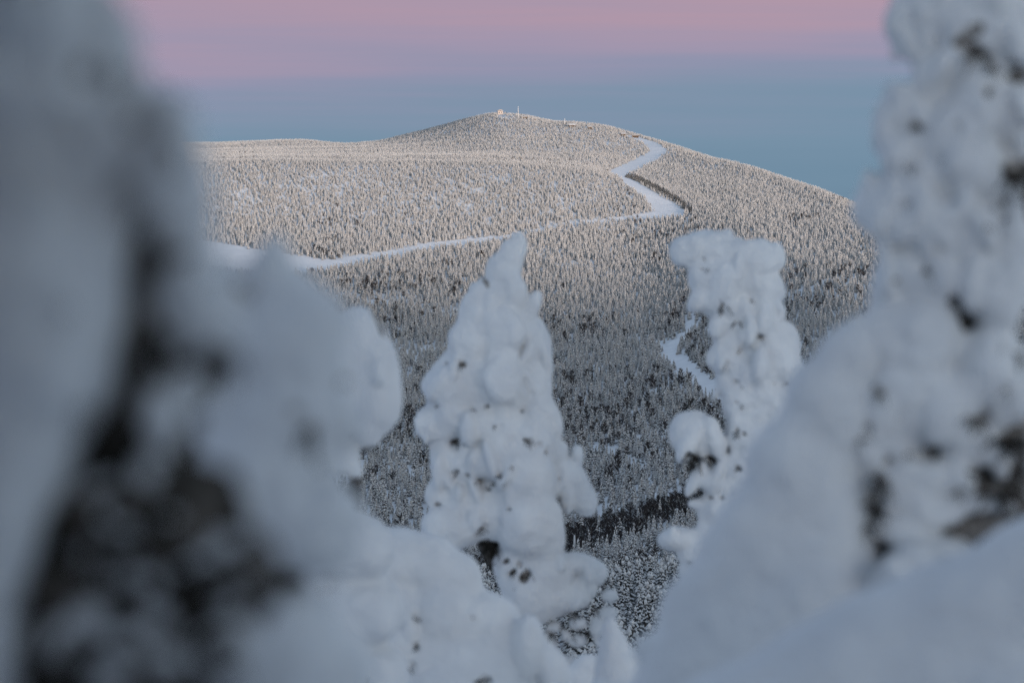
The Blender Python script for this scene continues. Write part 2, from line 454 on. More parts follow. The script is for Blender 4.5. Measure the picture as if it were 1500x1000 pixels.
for i, (tr, nd, sn, mt) in enumerate(parts3):
    g = Geo(); g.add((tr.V, tr.F), 0); g.add((nd.V, nd.F), 1)
    if sn.V: g.add((sn.V, sn.F), 2)
    protos.objects.link(bpy.data.objects.new('p%02d' % i, g.mesh('p%02d' % i, [M_BARK, mt, M_FSNOW])))

def smooth01(a, b, x):
    t = np.clip((x - a) / (b - a), 0, 1); return t * t * (3 - 2 * t)
def scatter(y0, y1, spacing, pxlo=-120, pxhi=1620):
    area = K * (pxhi - pxlo) * (y1**2 - y0**2) / 2
    n = int(area / spacing**2)
    y = np.sqrt(RNG.uniform(y0**2, y1**2, n))
    x = (RNG.uniform(pxlo, pxhi, n) - 750) * K * y
    return x, y
def keep_visible(x, y, z, h):
    """drop trees whose tops lie far under the sight line over nearer ground"""
    ok = np.ones(x.shape, bool)
    s = (z + h * 1.6 + 2) / y
    for f in np.linspace(0.80, 0.985, 14):
        yy = y * f
        ok &= (H(x * f, yy) / yy) < s
    return ok
xs, ys = [], []
for a, b, sp in ((560, 1120, 7.6), (1120, 1300, 7.0), (1300, 2000, 6.0), (2000, 2500, 4.9), (2500, 2800, 3.9), (2800, 3600, 3.2), (3600, 5350, 3.6)):
    x, y = scatter(a, b, sp); xs.append(x); ys.append(y)
X, Y = np.concatenate(xs), np.concatenate(ys)
Z = H(X, Y)
keep = np.ones(X.shape, bool)
for poly in RUNS: keep &= ~in_poly(poly, X + RNG.normal(0, 1.6, X.shape), Y + RNG.normal(0, 4, X.shape))
hi = smooth01(-200, 60, Z)                               # altitude
clump = .8 * vnoise(X / 60, Y / 110, 8) + .6 * vnoise(X / 18, Y / 30, 9) + .5 * vnoise(X / 200, Y / 160, 12)
keep &= clump > -.95
hgt = (9.0 - 5.4 * hi) * RNG.uniform(.55, 1.25, X.shape) * (1 + .15 * clump)
near = Y < 1120
hgt[near] = RNG.uniform(9.5, 16, near.sum())
PXp, PYp = pix(np.stack([X, Y, Z], -1))
# open snow around the clearing far left and the summit
keep &= ~((np.hypot(PXp - 742, (PYp - 168) * 2) < 14) & (Y > 4000) & (RNG.random(X.shape) < .8))
X, Y, Z, hgt, hi, clump, PXp, PYp, near = [a[keep] for a in (X, Y, Z, hgt, hi, clump, PXp, PYp, near)]
vis = keep_visible(X, Y, Z, hgt)
X, Y, Z, hgt, hi, clump, PXp, PYp, near = [a[vis] for a in (X, Y, Z, hgt, hi, clump, PXp, PYp, near)]
n = len(X)
u = RNG.random(n); v = RNG.random(n)
# strips of low open wood, heavy with rime, along the contour below the long traverse
strip = np.zeros(n, bool)
for pts, hw in (([(470, 432), (560, 440), (640, 452), (720, 462)], 9), ([(770, 362), (830, 380), (900, 404), (960, 408)], 8), ([(500, 500), (620, 520)], 10), ([(820, 455), (960, 470)], 7)):
    pts = np.array(pts, float)
    strip |= (PXp > pts[0, 0]) & (PXp < pts[-1, 0]) & (np.abs(PYp - np.interp(PXp, pts[:, 0], pts[:, 1]) + 14 * vnoise(PXp / 30, PYp / 30, 14)) < hw) & (Y < 3100)
strip &= RNG.random(n) < .8
hgt = np.where(strip, hgt * .7, hgt)
white = np.clip(hi * 1.25 + .36 + .5 * clump, 0, 1)
var = np.where(u < white, (v * 3).astype(int), 3 + (v * 3).astype(int))
dark = (RNG.random(n) > .82 + .4 * hi + .7 * clump) & ~near
var = np.where(dark, 6 + (v * 4).astype(int), var)
var = np.where(strip, (v * 3).astype(int), var)
edge = np.array([(900, 254), (918, 262), (937, 268), (961, 281), (992, 298), (1012, 314)], float)
ed = PYp - np.interp(PXp, edge[:, 0], edge[:, 1])
var = np.where((PXp > 905) & (PXp < 1014) & (ed < 1) & (ed > -7) & (Y < 3500) & (Y > 2500), 7, var)   # mostly dark spruces stand in for shade on the wood's edge above the bend
# the leafless thicket along the stream in the valley
band_row = 806 + (PXp - 820) * -0.33
band = (np.abs(PYp - band_row) < 20) & (~near) & (RNG.random(n) < .9)
var = np.where(band, 7 + (v * 3).astype(int), var)
hgt = np.where(band, hgt * .8, hgt)
var = np.where(near, 10 + (v * 6).astype(int), var)
rotz = RNG.uniform(0, 6.283, n)
wid = hgt * RNG.uniform(.85, 1.25, n) * np.where(near, 1.12, 1.15 + .4 * hi)

bx_, by_ = scatter(1330, 1800, 3.0, 400, 1200)
bz_ = H(bx_, by_); bpx, bpy_ = pix(np.stack([bx_, by_, bz_], -1))
bk = np.abs(bpy_ - (806 - .33 * (bpx - 820)) + 8 * vnoise(bpx / 25, bpx * 0, 17)) < 19
bk &= RNG.random(len(bk)) < .62
nb_ = int(bk.sum())
app = lambda a, b: np.concatenate([a, b[bk] if len(b) == len(bk) else b])
X, Y, Z, PXp, PYp = app(X, bx_), app(Y, by_), app(Z, bz_), app(PXp, bpx), app(PYp, bpy_)
near = app(near, np.zeros(nb_, bool)); var = app(var, RNG.integers(7, 10, nb_)); rotz = app(rotz, RNG.uniform(0, 6.283, nb_))
_h = RNG.uniform(3.5, 7.5, nb_); hgt = app(hgt, _h); wid = app(wid, _h * 1.3); n = len(X)

# the nearest stand: individual spruces, largest in view
cand = np.where(near & (PXp > 770) & (PXp < 1030) & (PYp > 800) & (PYp < 1010))[0]
cand = cand[np.argsort(Y[cand])][:300]
solo = np.zeros(n, bool); solo[cand] = True
pm = []
for i in range(10, 16):
    tr, nd, sn, mt = parts3[i]
    pm.append((tr.mesh('trunk', M_BARK, True), nd.mesh('crown', mt), sn.mesh('snow', M_FSNOW)))
for q in cand:
    t = empty('snowy_spruce', (X[q], Y[q], Z[q] - .2))
    t.rotation_euler = (0, 0, rotz[q]); t.scale = (wid[q], wid[q], hgt[q])
    tag(t, 'small snow-laden spruce in the nearest stand of the valley forest', 'tree', 'spruces of the nearest valley stand')
    a, b, c = pm[var[q] - 10]
    obj('trunk', a, t); tag(obj('crown', b, t), kind='stuff'); tag(obj('snow_load', c, t), kind='stuff')

def forest(name, sel, label):
    me = bpy.data.meshes.new(name)
    V = np.stack([X[sel], Y[sel], Z[sel] - .25], -1).astype(np.float32)
    me.vertices.add(len(V)); me.vertices.foreach_set('co', V.ravel())
    at = me.attributes.new('variant', 'INT', 'POINT'); at.data.foreach_set('value', var[sel].astype(np.int32))
    at = me.attributes.new('turn', 'FLOAT_VECTOR', 'POINT')
    at.data.foreach_set('vector', np.stack([RNG.normal(0, .03, sel.sum()), RNG.normal(0, .03, sel.sum()), rotz[sel]], -1).astype(np.float32).ravel())
    at = me.attributes.new('size', 'FLOAT_VECTOR', 'POINT')
    at.data.foreach_set('vector', np.stack([wid[sel], wid[sel], hgt[sel]], -1).astype(np.float32).ravel())
    o = tag(obj(name, me), label, 'forest', kind='stuff')
    ng = bpy.data.node_groups.new(name, 'GeometryNodeTree')
    ng.interface.new_socket('Geometry', in_out='INPUT', socket_type='NodeSocketGeometry')
    ng.interface.new_socket('Geometry', in_out='OUTPUT', socket_type='NodeSocketGeometry')
    gi, go = ng.nodes.new('NodeGroupInput'), ng.nodes.new('NodeGroupOutput')
    ci = ng.nodes.new('GeometryNodeCollectionInfo'); ci.inputs['Collection'].default_value = protos
    ci.inputs['Separate Children'].default_value = True; ci.inputs['Reset Children'].default_value = True
    ip = ng.nodes.new('GeometryNodeInstanceOnPoints'); ip.inputs['Pick Instance'].default_value = True
    def att(nm, ty):
        a = ng.nodes.new('GeometryNodeInputNamedAttribute'); a.data_type = ty; a.inputs['Name'].default_value = nm
        return a.outputs['Attribute']
    ng.links.new(gi.outputs[0], ip.inputs['Points']); ng.links.new(ci.outputs[0], ip.inputs['Instance'])
    ng.links.new(att('variant', 'INT'), ip.inputs['Instance Index'])
    ng.links.new(att('turn', 'FLOAT_VECTOR'), ip.inputs['Rotation'])
    ng.links.new(att('size', 'FLOAT_VECTOR'), ip.inputs['Scale'])
    ng.links.new(ip.outputs[0], go.inputs[0])
    o.modifiers.new('trees', 'NODES').node_group = ng
    return o
forest('hill_forest', ~solo & (Y >= 1120), 'frosted forest covering the whole fell and valley beyond the foreground trees')
forest('near_forest', ~solo & near, 'rest of the snow-laden spruce wood on the nearest spur in the valley')
print('forest trees', n, 'solo', len(cand))

# ------------------------------------------------------------------ things on the summit and by the runs
def gable(g, x0, x1, y0, y1, z0, h, over=.5, m=0, th=.5):
    ym = (y0 + y1) / 2
    a, b, c, d = x0 - over, x1 + over, y0 - over, y1 + over
    V = [(a, c, z0), (b, c, z0), (b, d, z0), (a, d, z0), (a, ym, z0 + h), (b, ym, z0 + h)]
    V += [(x, y, z + th) for x, y, z in V]
    F = [(0, 1, 5, 4), (2, 3, 4, 5), (7, 6, 10, 11), (9, 8, 11, 10), (0, 6, 7, 1), (2, 8, 9, 3), (3, 9, 10, 4), (4, 10, 6, 0), (1, 7, 11, 5), (5, 11, 8, 2)]
    g.add((V, F), m)
def building(name, px, py, ymin, ymax, w, d, h, rh, wallmat, label, nwin, lift=0.0, turn=0.0, mound=None):
    b = ground_hit(px, py, ymin, ymax)
    t = empty(name, (b[0], b[1], b[2] - .3 + lift)); t.rotation_euler = (0, 0, turn)
    tag(t, label, 'building')
    g = Geo(); g.box(-w / 2, w / 2, -d / 2, d / 2, -1.5, h)
    g.add(([(-w/2+.02, -d/2, h), (-w/2+.02, d/2, h), (-w/2+.02, 0, h+rh), (w/2-.02, -d/2, h), (w/2-.02, d/2, h), (w/2-.02, 0, h+rh)], [(0, 2, 1), (3, 4, 5)]))
    obj('wall', g.mesh('wall', wallmat), t)
    g = Geo(); gable(g, -w / 2, w / 2, -d / 2, d / 2, h, rh, .6)
    obj('roof', g.mesh('roof', M_WOOD), t)
    g = Geo(); gable(g, -w / 2, w / 2, -d / 2, d / 2, h + .52, rh, .45, 0, .35)
    obj('roof_snow', g.mesh('roof_snow', M_FSNOW), t)
    for i in range(nwin):
        x = -w / 2 + (i + .5) * w / nwin
        g = Geo(); g.box(x - .75, x + .75, -d / 2 - .06, -d / 2 + .05, .9, 2.3)
        wdw = obj('window', g.mesh('window', M_GLASS), t)
        g = Geo(); g.box(x - .9, x + .9, -d / 2 - .1, -d / 2 + .04, 2.3, 2.45); g.box(x - .9, x + .9, -d / 2 - .12, -d / 2 + .04, .75, .9)
        obj('frame', g.mesh('frame', M_PALE), wdw)
    return t

# ------------------------------------------------------------------ snow bodies grown from lobes (field + surface nets)
def up_noise(shape, cells, rng):
    """smooth random field on a grid, cells = lattice steps along each axis"""
    lat = rng.uniform(-1, 1, [c + 4 for c in cells])
    for ax in range(3):
        t = np.linspace(0, cells[ax], shape[ax], endpoint=False) + 1
        i = t.astype(int); fr = t - i
        w = np.stack([(1 - fr)**3 / 6, (3 * fr**3 - 6 * fr**2 + 4) / 6, (-3 * fr**3 + 3 * fr**2 + 3 * fr + 1) / 6, fr**3 / 6])
        lat = np.moveaxis(lat, ax, 0)
        lat = sum(w[k].reshape(-1, 1, 1) * lat[i + k - 1] for k in range(4))
        lat = np.moveaxis(lat, 0, ax)
    return lat
def surface_nets(F, iso, org, h):
    S = F > iso
    nx, ny, nz = F.shape
    sl = lambda d, n: slice(d, n - 1 + d)
    corner = {c: (sl(c[0], nx), sl(c[1], ny), sl(c[2], nz)) for c in np.ndindex(2, 2, 2)}
    cnt = sum(S[corner[c]].astype(np.int8) for c in corner)
    act = (cnt > 0) & (cnt < 8)
    ci = np.argwhere(act)
    cid = -np.ones(act.shape, np.int64); cid[act] = np.arange(len(ci))
    acc = np.zeros((len(ci), 3)); num = np.zeros(len(ci))
    for c in corner:
        for ax in range(3):
            if c[ax]: continue
            e = list(c); e[ax] = 1
            fa = F[corner[c]][act]; fb = F[corner[tuple(e)]][act]
            m = (fa > iso) != (fb > iso)
            t = (iso - fa[m]) / (fb[m] - fa[m])
            p = np.tile(np.array(c, float), (m.sum(), 1)); p[:, ax] += t
            acc[m] += p; num[m] += 1
    V = (ci + acc / num[:, None]) * h + org
    quads = []
    for ax in range(3):
        b, c = (ax + 1) % 3, (ax + 2) % 3
        lo = [slice(None)] * 3; up = [slice(None)] * 3
        lo[ax] = slice(0, -1); up[ax] = slice(1, None)
        A, B = S[tuple(lo)], S[tuple(up)]
        d = A != B
        e = np.argwhere(d)
        e = e[(e[:, b] > 0) & (e[:, c] > 0) & (e[:, b] < F.shape[b] - 1) & (e[:, c] < F.shape[c] - 1)]
        flip = A[e[:, 0], e[:, 1], e[:, 2]]
        def cell(db, dc):
            q = e.copy(); q[:, b] += db; q[:, c] += dc
            return cid[q[:, 0], q[:, 1], q[:, 2]]
        q = np.stack([cell(-1, -1), cell(0, -1), cell(0, 0), cell(-1, 0)], -1)
        q[~flip] = q[~flip][:, ::-1]
        quads.append(q)
    Q = np.concatenate(quads); Q = Q[(Q >= 0).all(1)]
    return V, Q
class Snow:
    """lobes are given by where they stand (photograph pixel, depth) and size in pixels at that depth"""
    INF = 1.42
    ISO = (1 - 1 / INF**2) ** 2
    def __init__(s, depth, vox_px, seed, pn=3.0):
        s.PN = pn; s.d, s.seed = depth, seed; s.u = depth * K; s.h = vox_px * s.u; s.B = []; s.carves = []; s.rng = np.random.default_rng(seed)
    def lobe(s, x, y, rx, ry, dz=0, rz=None, rot=0):
        c = P(x, y, s.d - dz * s.u)
        rz = rz or min((rx + ry) * .45, 1.5 * min(rx, ry))
        s.B.append((c, np.array([rx, rz, ry]) * s.u, math.radians(rot), 1.0))
    def lobes(s, L_):
        for l in L_: s.lobe(*l)
    def lumps(s, n, lo, hi, upto=None, start=0):
        base = list(s.B)[start:upto]
        for _ in range(n):
            c, r, rot, w = base[s.rng.integers(len(base))]
            v = s.rng.normal(size=3); v[1] = -abs(v[1]); v /= np.linalg.norm(v)
            q = s.rng.uniform(lo, hi) * s.u; st = s.rng.uniform(1.2, 2.2)
            e = s.rng.uniform(.55, 1.0)
            s.B.append((c + v * r * s.rng.uniform(.8, .98), np.array([q * e, q, q * st]), -np.sign(v[0]) * s.rng.uniform(-.1, .6) * -1, 1.0))
    def footing(s, x, y, r, tail=None):
        """snowy lower boughs from the bottom of the view down to the ground"""
        p = P(x, y, s.d); gz = float(H(p[0], p[1])); R = r * s.u
        z = p[2]; k = 0
        while z > gz - R * .2 and k < 40:
            a = s.rng.uniform(0, 6.28)
            s.B.append((np.array([p[0] + .25 * R * math.cos(a), p[1] + .25 * R * math.sin(a), z]), np.array([R, R * .8, R * .75]), 0, 1.0))
            z -= R * .65; R *= 1.06; k += 1
        return np.array([p[0], p[1], gz])
    def build(s, noise=((60, .10), (22, .05)), core=True, core_iso=2.1):
        lo = np.min([c - r.max() * 1.5 for c, r, _, _ in s.B], 0); hi = np.max([c + r.max() * 1.5 for c, r, _, _ in s.B], 0)
        shp = np.ceil((hi - lo) / s.h).astype(int) + 3
        s.lo = lo - s.h; F = np.zeros(shp, np.float32)
        ax = [s.lo[i] + np.arange(shp[i]) * s.h for i in range(3)]
        def stamp(F, c, r, rot, w):
            R = np.array([max(r[0], r[2])] * 3) if rot else r.copy()
            if rot: R[1] = r[1]
            R = R * s.INF
            a = np.maximum(((c - R - s.lo) / s.h).astype(int), 0); b = np.minimum(((c + R - s.lo) / s.h).astype(int) + 2, shp)
            if (b <= a).any(): return
            x = (ax[0][a[0]:b[0]] - c[0])[:, None, None]; y = (ax[1][a[1]:b[1]] - c[1])[None, :, None]; z = (ax[2][a[2]:b[2]] - c[2])[None, None, :]
            cx, sx = math.cos(rot), math.sin(rot)
            xr, zr = x * cx + z * sx, -x * sx + z * cx
            q = ((xr / r[0])**2 + (y / r[1])**2 + (zr / r[2])**2) / s.INF**2
            F[a[0]:b[0], a[1]:b[1], a[2]:b[2]] += w * np.maximum(1 - q, 0)**(2 * (s.PN if w > 0 else 1))
        for c, r, rot, w in s.B: stamp(F, c, r, rot, w)
        F = np.minimum(np.maximum(F, 0)**(1 / s.PN), 1.6)
        s.F0 = F.copy()
        on = F > 0.01
        calm = np.clip(.55 + 1.3 * up_noise(F.shape, [max(int(v * s.h / (150 * s.u)), 1) for v in shp], s.rng), .25, 1)   # smooth here, crusty there
        for px, amp in noise:
            # billows: rounded swellings parted by creases, drawn out downwards like drooping boughs
            cells = np.maximum((np.array(shp) * s.h / (px * s.u) * np.array([1, 1, .72])).astype(int), 1)
            nz = up_noise(F.shape, list(cells), s.rng)
            F += ((amp * (np.abs(nz) * 3.2 - .62) * calm + .3 * amp * nz) * on).astype(np.float32)
        s.F = F
        s.stamp = stamp
        return s
    def surface(s, x, y, iso=None):
        """first point of the snow along a sight line"""
        iso = iso or s.ISO
        dd = np.linspace(s.d * .6, s.d * 1.3, 500)
        pts = P(x, y, 1.0)[None] * dd[:, None]
        ii = np.round((pts - s.lo) / s.h).astype(int)
        ok = ((ii >= 0) & (ii < s.F.shape)).all(1)
        val = np.zeros(len(dd)); val[ok] = s.F[ii[ok, 0], ii[ok, 1], ii[ok, 2]]
        hit = val > iso
        return pts[int(np.argmax(hit))] if hit.any() else P(x, y, s.d)
def needle_tuft(size, n, seed, droop=.5):
    """dark spruce twigs: stems with needles standing off them"""
    r = random.Random(seed); g = Geo()
    for i in range(n):
        a = r.uniform(0, 6.28); e = r.uniform(-.9, .5)
        d = np.array([math.cos(a) * math.cos(e), math.sin(a) * math.cos(e), math.sin(e) - droop * .4]); d /= np.linalg.norm(d)
        ln = size * r.uniform(.6, 1.25)
        p1 = d * ln * .55; p2 = d * ln + np.array([0, 0, -droop * ln * .35])
        w = size * .05
        g.tube([(0, 0, 0), p1, p2], [w, w * .8, w * .3], 4)
        for j in range(16):
            t = r.uniform(.2, 1); q = p1 * (t / .5) if t < .5 else p1 + (p2 - p1) * (t - .5) * 2
            v = np.array([r.gauss(0, 1), r.gauss(0, 1), r.gauss(0, 1)]); v = v / np.linalg.norm(v) + d * .8; v *= size * .22 / np.linalg.norm(v)
            o = np.cross(v, d); o = o / (np.linalg.norm(o) + 1e-6) * size * .035
            g.add(([q - o, q + o, q + v], [(0, 1, 2)]))
    return g
def laden_tree(name, label, depth, vox, seed, lobes, darks, foot, trunk_top, group='snow-laden trees in the foreground', lump=None,
               noise=((46, .16), (20, .07)), carve=1.0, bits=(), cat='tree', core_iso=1.5, loose=(), backing=(), lump_upto=None, skirt=(), pn=3.0, crown_mat=None, lump_from=0, boughs=()):
    s = Snow(depth, vox, seed, pn)
    s.lobes(lobes)
    if lump: s.lumps(*lump, lump_upto, lump_from)
    base = s.footing(*foot)
    for b in bits: s.lobe(*b)
    nB = len(s.B)
    s.build(noise)
    if backing:
        k = Snow(depth, vox, seed + 50); k.lobes(backing); k.build(((60, .25), (22, .15)))
        VB, QB = surface_nets(k.F, k.ISO, k.lo, k.h)
    root = empty(name, base)
    if skirt:
        k = Snow(depth, vox, seed + 70, 1.5); k.lobes(skirt); k.build(((170, .16), (60, .06)))
        VS, QS = surface_nets(k.F, k.ISO, k.lo, k.h)
        obj('snow_skirt', mesh_from('snow_skirt', VS - base, QS, M_SNOW), root)
    tag(root, label, cat, group)
    inv = -base
    # dark foliage body inside the snow
    V, Q = surface_nets(s.F0 + .16 * up_noise(s.F.shape, [max(c // 6, 1) for c in s.F.shape], s.rng).astype(np.float32), s.ISO * core_iso, s.lo, s.h)
    if len(Q): obj('crown', mesh_from('crown', V + inv, Q, crown_mat or M_CROWN), root)
    if backing: obj('inner_boughs', mesh_from('inner_boughs', VB + inv, QB, M_CROWN if skirt else M_NEEDLE), root)
    tufts = []
    for i, dk in enumerate(darks):
        x, y, r = dk[:3]; ry = dk[3] if len(dk) > 3 else r
        p = s.surface(x, y); rr = r * s.u
        dirv = p / np.linalg.norm(p)
        tufts.append((p, rr * .8, ry * s.u * .8, dirv))
    for p, rr, ry, dirv in tufts:
        th = s.rng.uniform(-.9, .9); wt = s.rng.uniform(-1.0, -.35)
        for k in range(5):                     # ragged hollow drawn out along one direction
            a, b = s.rng.normal(0, .85), s.rng.normal(0, .22); q = s.rng.uniform(.25, .62)
            jx, jz = a * math.cos(th) - b * math.sin(th), a * math.sin(th) + b * math.cos(th)
            s.stamp(s.F, p + dirv * rr * s.rng.uniform(-.1, .9) + np.array([jx * rr, 0, jz * ry]), np.array([rr, rr * 1.5, ry]) * q * carve, th, wt)
    V, Q = surface_nets(s.F, s.ISO, s.lo, s.h)
    obj('snow_mantle', mesh_from('snow_mantle', V + inv, Q, M_SNOW), root)
    for i, (p, rr, ry, dirv) in enumerate(tufts):
        g = needle_tuft(max(rr, ry) * s.rng.uniform(1.2, 2.1), int(s.rng.integers(5, 10)), seed * 100 + i, .9)
        obj('twig', g.mesh('twig', M_NEEDLE), root, p + inv + dirv * rr * .15)
    for i, (x, y, dz, size, n_) in enumerate(loose):
        g = needle_tuft(size * s.u, n_, seed * 77 + i, .8)
        obj('twig', g.mesh('twig', M_NEEDLE), root, P(x, y, depth - dz * s.u) + inv)
    for bp in boughs:
        g = Geo(); g.tube([P(x, y, depth) + inv for x, y in bp], [s.u * 3, s.u * 4, s.u * 5], 7)
        obj('bough', g.mesh('bough', M_BARK, True), root)
    top = P(*trunk_top, depth)
    g = Geo()
    pts = [base + np.array([0, 0, -.3]), base * .5 + top * .5 + np.array([.02, 0.02, 0]), top]
    rad = max(.025, (top[2] - base[2]) * .016)
    g.tube([p + inv for p in pts], [rad, rad * .7, rad * .25], 10)
    obj('trunk', g.mesh('trunk', M_BARK, True), root)
    return root, s

# --- left: two spruces close to the lens
laden_tree('snow_laden_spruce', 'very blurred snow-laden spruce filling the left edge, dark twigs showing', 1.6, 14, 3,
    [(10, 30, 165, 150), (120, 90, 82, 110), (180, 180, 66, 70), (238, 240, 58, 66), (275, 320, 45, 80), (290, 400, 45, 50),
     (30, 130, 160, 70), (20, 215, 120, 60, -14), (110, 250, 70, 70, -14), (40, 400, 135, 160, 20), (60, 520, 120, 150, 20), (120, 420, 80, 120, 10), (150, 330, 60, 70, 5), (30, 640, 85, 120, 20), (-5, 760, 72, 150, 20), (-25, 900, 66, 170, 20),
     (230, 240, 45, 55, 20), (245, 310, 38, 50, 20), (310, 440, 40, 45), (330, 500, 35, 40), (240, 450, 40, 50, -10), (270, 560, 45, 50, -20),
     (238, 620, 28, 52, 30), (330, 945, 62, 42, 10), (370, 1000, 60, 42, 20)],
    [(172, 110, 22, 14), (200, 165, 20, 30), (205, 300, 16, 45), (196, 400, 18, 50), (214, 420, 22, 20), (258, 378, 28, 24), (300, 400, 16), (300, 310, 12, 10),
     (195, 500, 24, 45), (225, 545, 26, 22), (200, 590, 20, 45), (262, 530, 24, 24), (325, 525, 24, 26), (290, 540, 20, 16), (150, 620, 26, 40), (120, 600, 18, 30),
     (105, 770, 40, 30), (140, 790, 36, 30), (60, 850, 22, 40), (70, 960, 24, 36), (110, 930, 20, 30), (180, 745, 40, 24), (230, 790, 40, 34), (260, 840, 34, 30), (300, 860, 30, 24), (345, 840, 34, 26), (395, 850, 26, 22),
     (330, 940, 30, 24), (345, 975, 26, 14), (205, 975, 30, 26), (140, 950, 28, 24)],
    (100, 1330, 190), (90, -60), lump=(26, 20, 45), noise=((120, .20), (50, .12)), carve=1.05, pn=4.0, crown_mat=M_NEEDLE, core_iso=1.7,
    backing=[(90, 200, 110, 130, -70), (160, 420, 110, 140, -90), (180, 600, 120, 140, -90), (215, 480, 36, 120, -20), (205, 330, 28, 100, -20), (130, 720, 80, 90, -70), (220, 760, 110, 60, -70), (110, 900, 70, 120, -70), (300, 850, 110, 40, -40), (120, 1050, 130, 140, -90), (250, 1010, 130, 90, -80), (60, 1200, 140, 140, -90), (200, 760, 140, 120, -70), (250, 900, 150, 130, -70), (90, 880, 110, 160, -60), (280, 480, 60, 100, -60), (340, 830, 70, 50, -40)],
    bits=[(-60, -640, 520, 400, 700), (-660, 100, 400, 420, 600), (-660, 650, 400, 420, 600), (60, -700, 400, 350, 300), (152, 706, 14, 14, 60), (215, 690, 20, 26, 50), (190, 840, 24, 16, 40), (250, 760, 18, 12, 50), (130, 905, 28, 30, 50), (230, 905, 30, 18, 60), (160, 985, 36, 20, 50), (85, 940, 18, 36, 50), (185, 935, 26, 16, 60), (245, 965, 34, 22, 60), (175, 770, 26, 12, 60), (225, 850, 20, 14, 70), (300, 815, 24, 14, 70), (150, 750, 16, 12, 50), (150, 640, 26, 40, -30), (140, 720, 22, 20, 10), (200, 800, 18, 12, 40), (122, 812, 20, 22, 40), (160, 850, 18, 14, 40), (270, 832, 14, 14, 60), (330, 795, 24, 18, 50), (366, 828, 15, 15, 60), (335, 880, 28, 20, 40), (100, 870, 20, 40, 10), (205, 880, 20, 16, 20)],  # the big leading lobes hang out of view, added to shade this tree
    loose=[(110, 780, 40, 90, 9), (150, 800, 50, 80, 9), (60, 860, 40, 80, 9), (230, 800, 50, 80, 9), (290, 850, 60, 70, 9), (350, 840, 60, 60, 9), (395, 850, 60, 44, 8), (70, 960, 40, 80, 9), (210, 970, 40, 80, 9), (200, 600, 40, 60, 8), (200, 500, 40, 60, 8), (262, 530, 50, 50, 8), (325, 525, 50, 40, 8), (120, 920, 40, 70, 8)])
laden_tree('snow_laden_spruce', 'blurred rounded snow-laden spruce, second from left, with smooth bulging snow lobes', 2.6, 9, 4,
    [(415, 440, 58, 62), (455, 490, 62, 80), (395, 520, 75, 90, 10), (470, 570, 52, 80), (410, 610, 90, 85, 15), (455, 660, 50, 80, 10), (385, 690, 90, 80, 20), (430, 760, 85, 70, 25),
     (480, 758, 58, 50, 15), (470, 800, 60, 40, 20), (340, 600, 60, 80, -10), (350, 480, 40, 60, -10)],
    [(358, 425, 18, 22), (500, 556, 12, 14), (452, 622, 22, 34), (330, 525, 20, 24), (430, 860, 30, 24), (480, 850, 24, 20)],
    (430, 930, 90), (415, 400), lump=(10, 20, 40), noise=((120, .14), (50, .06)), carve=1.1, core_iso=1.7, backing=[(330, 560, 80, 160, -50), (360, 800, 100, 90, -50)])
# --- behind them
laden_tree('snow_laden_spruce', 'snow-laden spruce half hidden behind blurred left trees, hooded snow lobe hanging right', 9.0, 5, 5,
    [(528, 500, 40, 55), (548, 545, 40, 62), (553, 590, 38, 50), (540, 625, 24, 32), (505, 540, 50, 80, -10), (500, 668, 28, 28), (522, 688, 10, 14), (480, 620, 36, 50, -20), (450, 730, 50, 60, -10)],
    [(520, 712, 16, 16), (505, 632, 14, 8), (545, 655, 9, 10)], (500, 800, 70), (520, 450), lump=(6, 12, 18), noise=((60, .16), (26, .12)),
    loose=[(505, 630, 30, 16, 8), (522, 722, 20, 16, 8)])
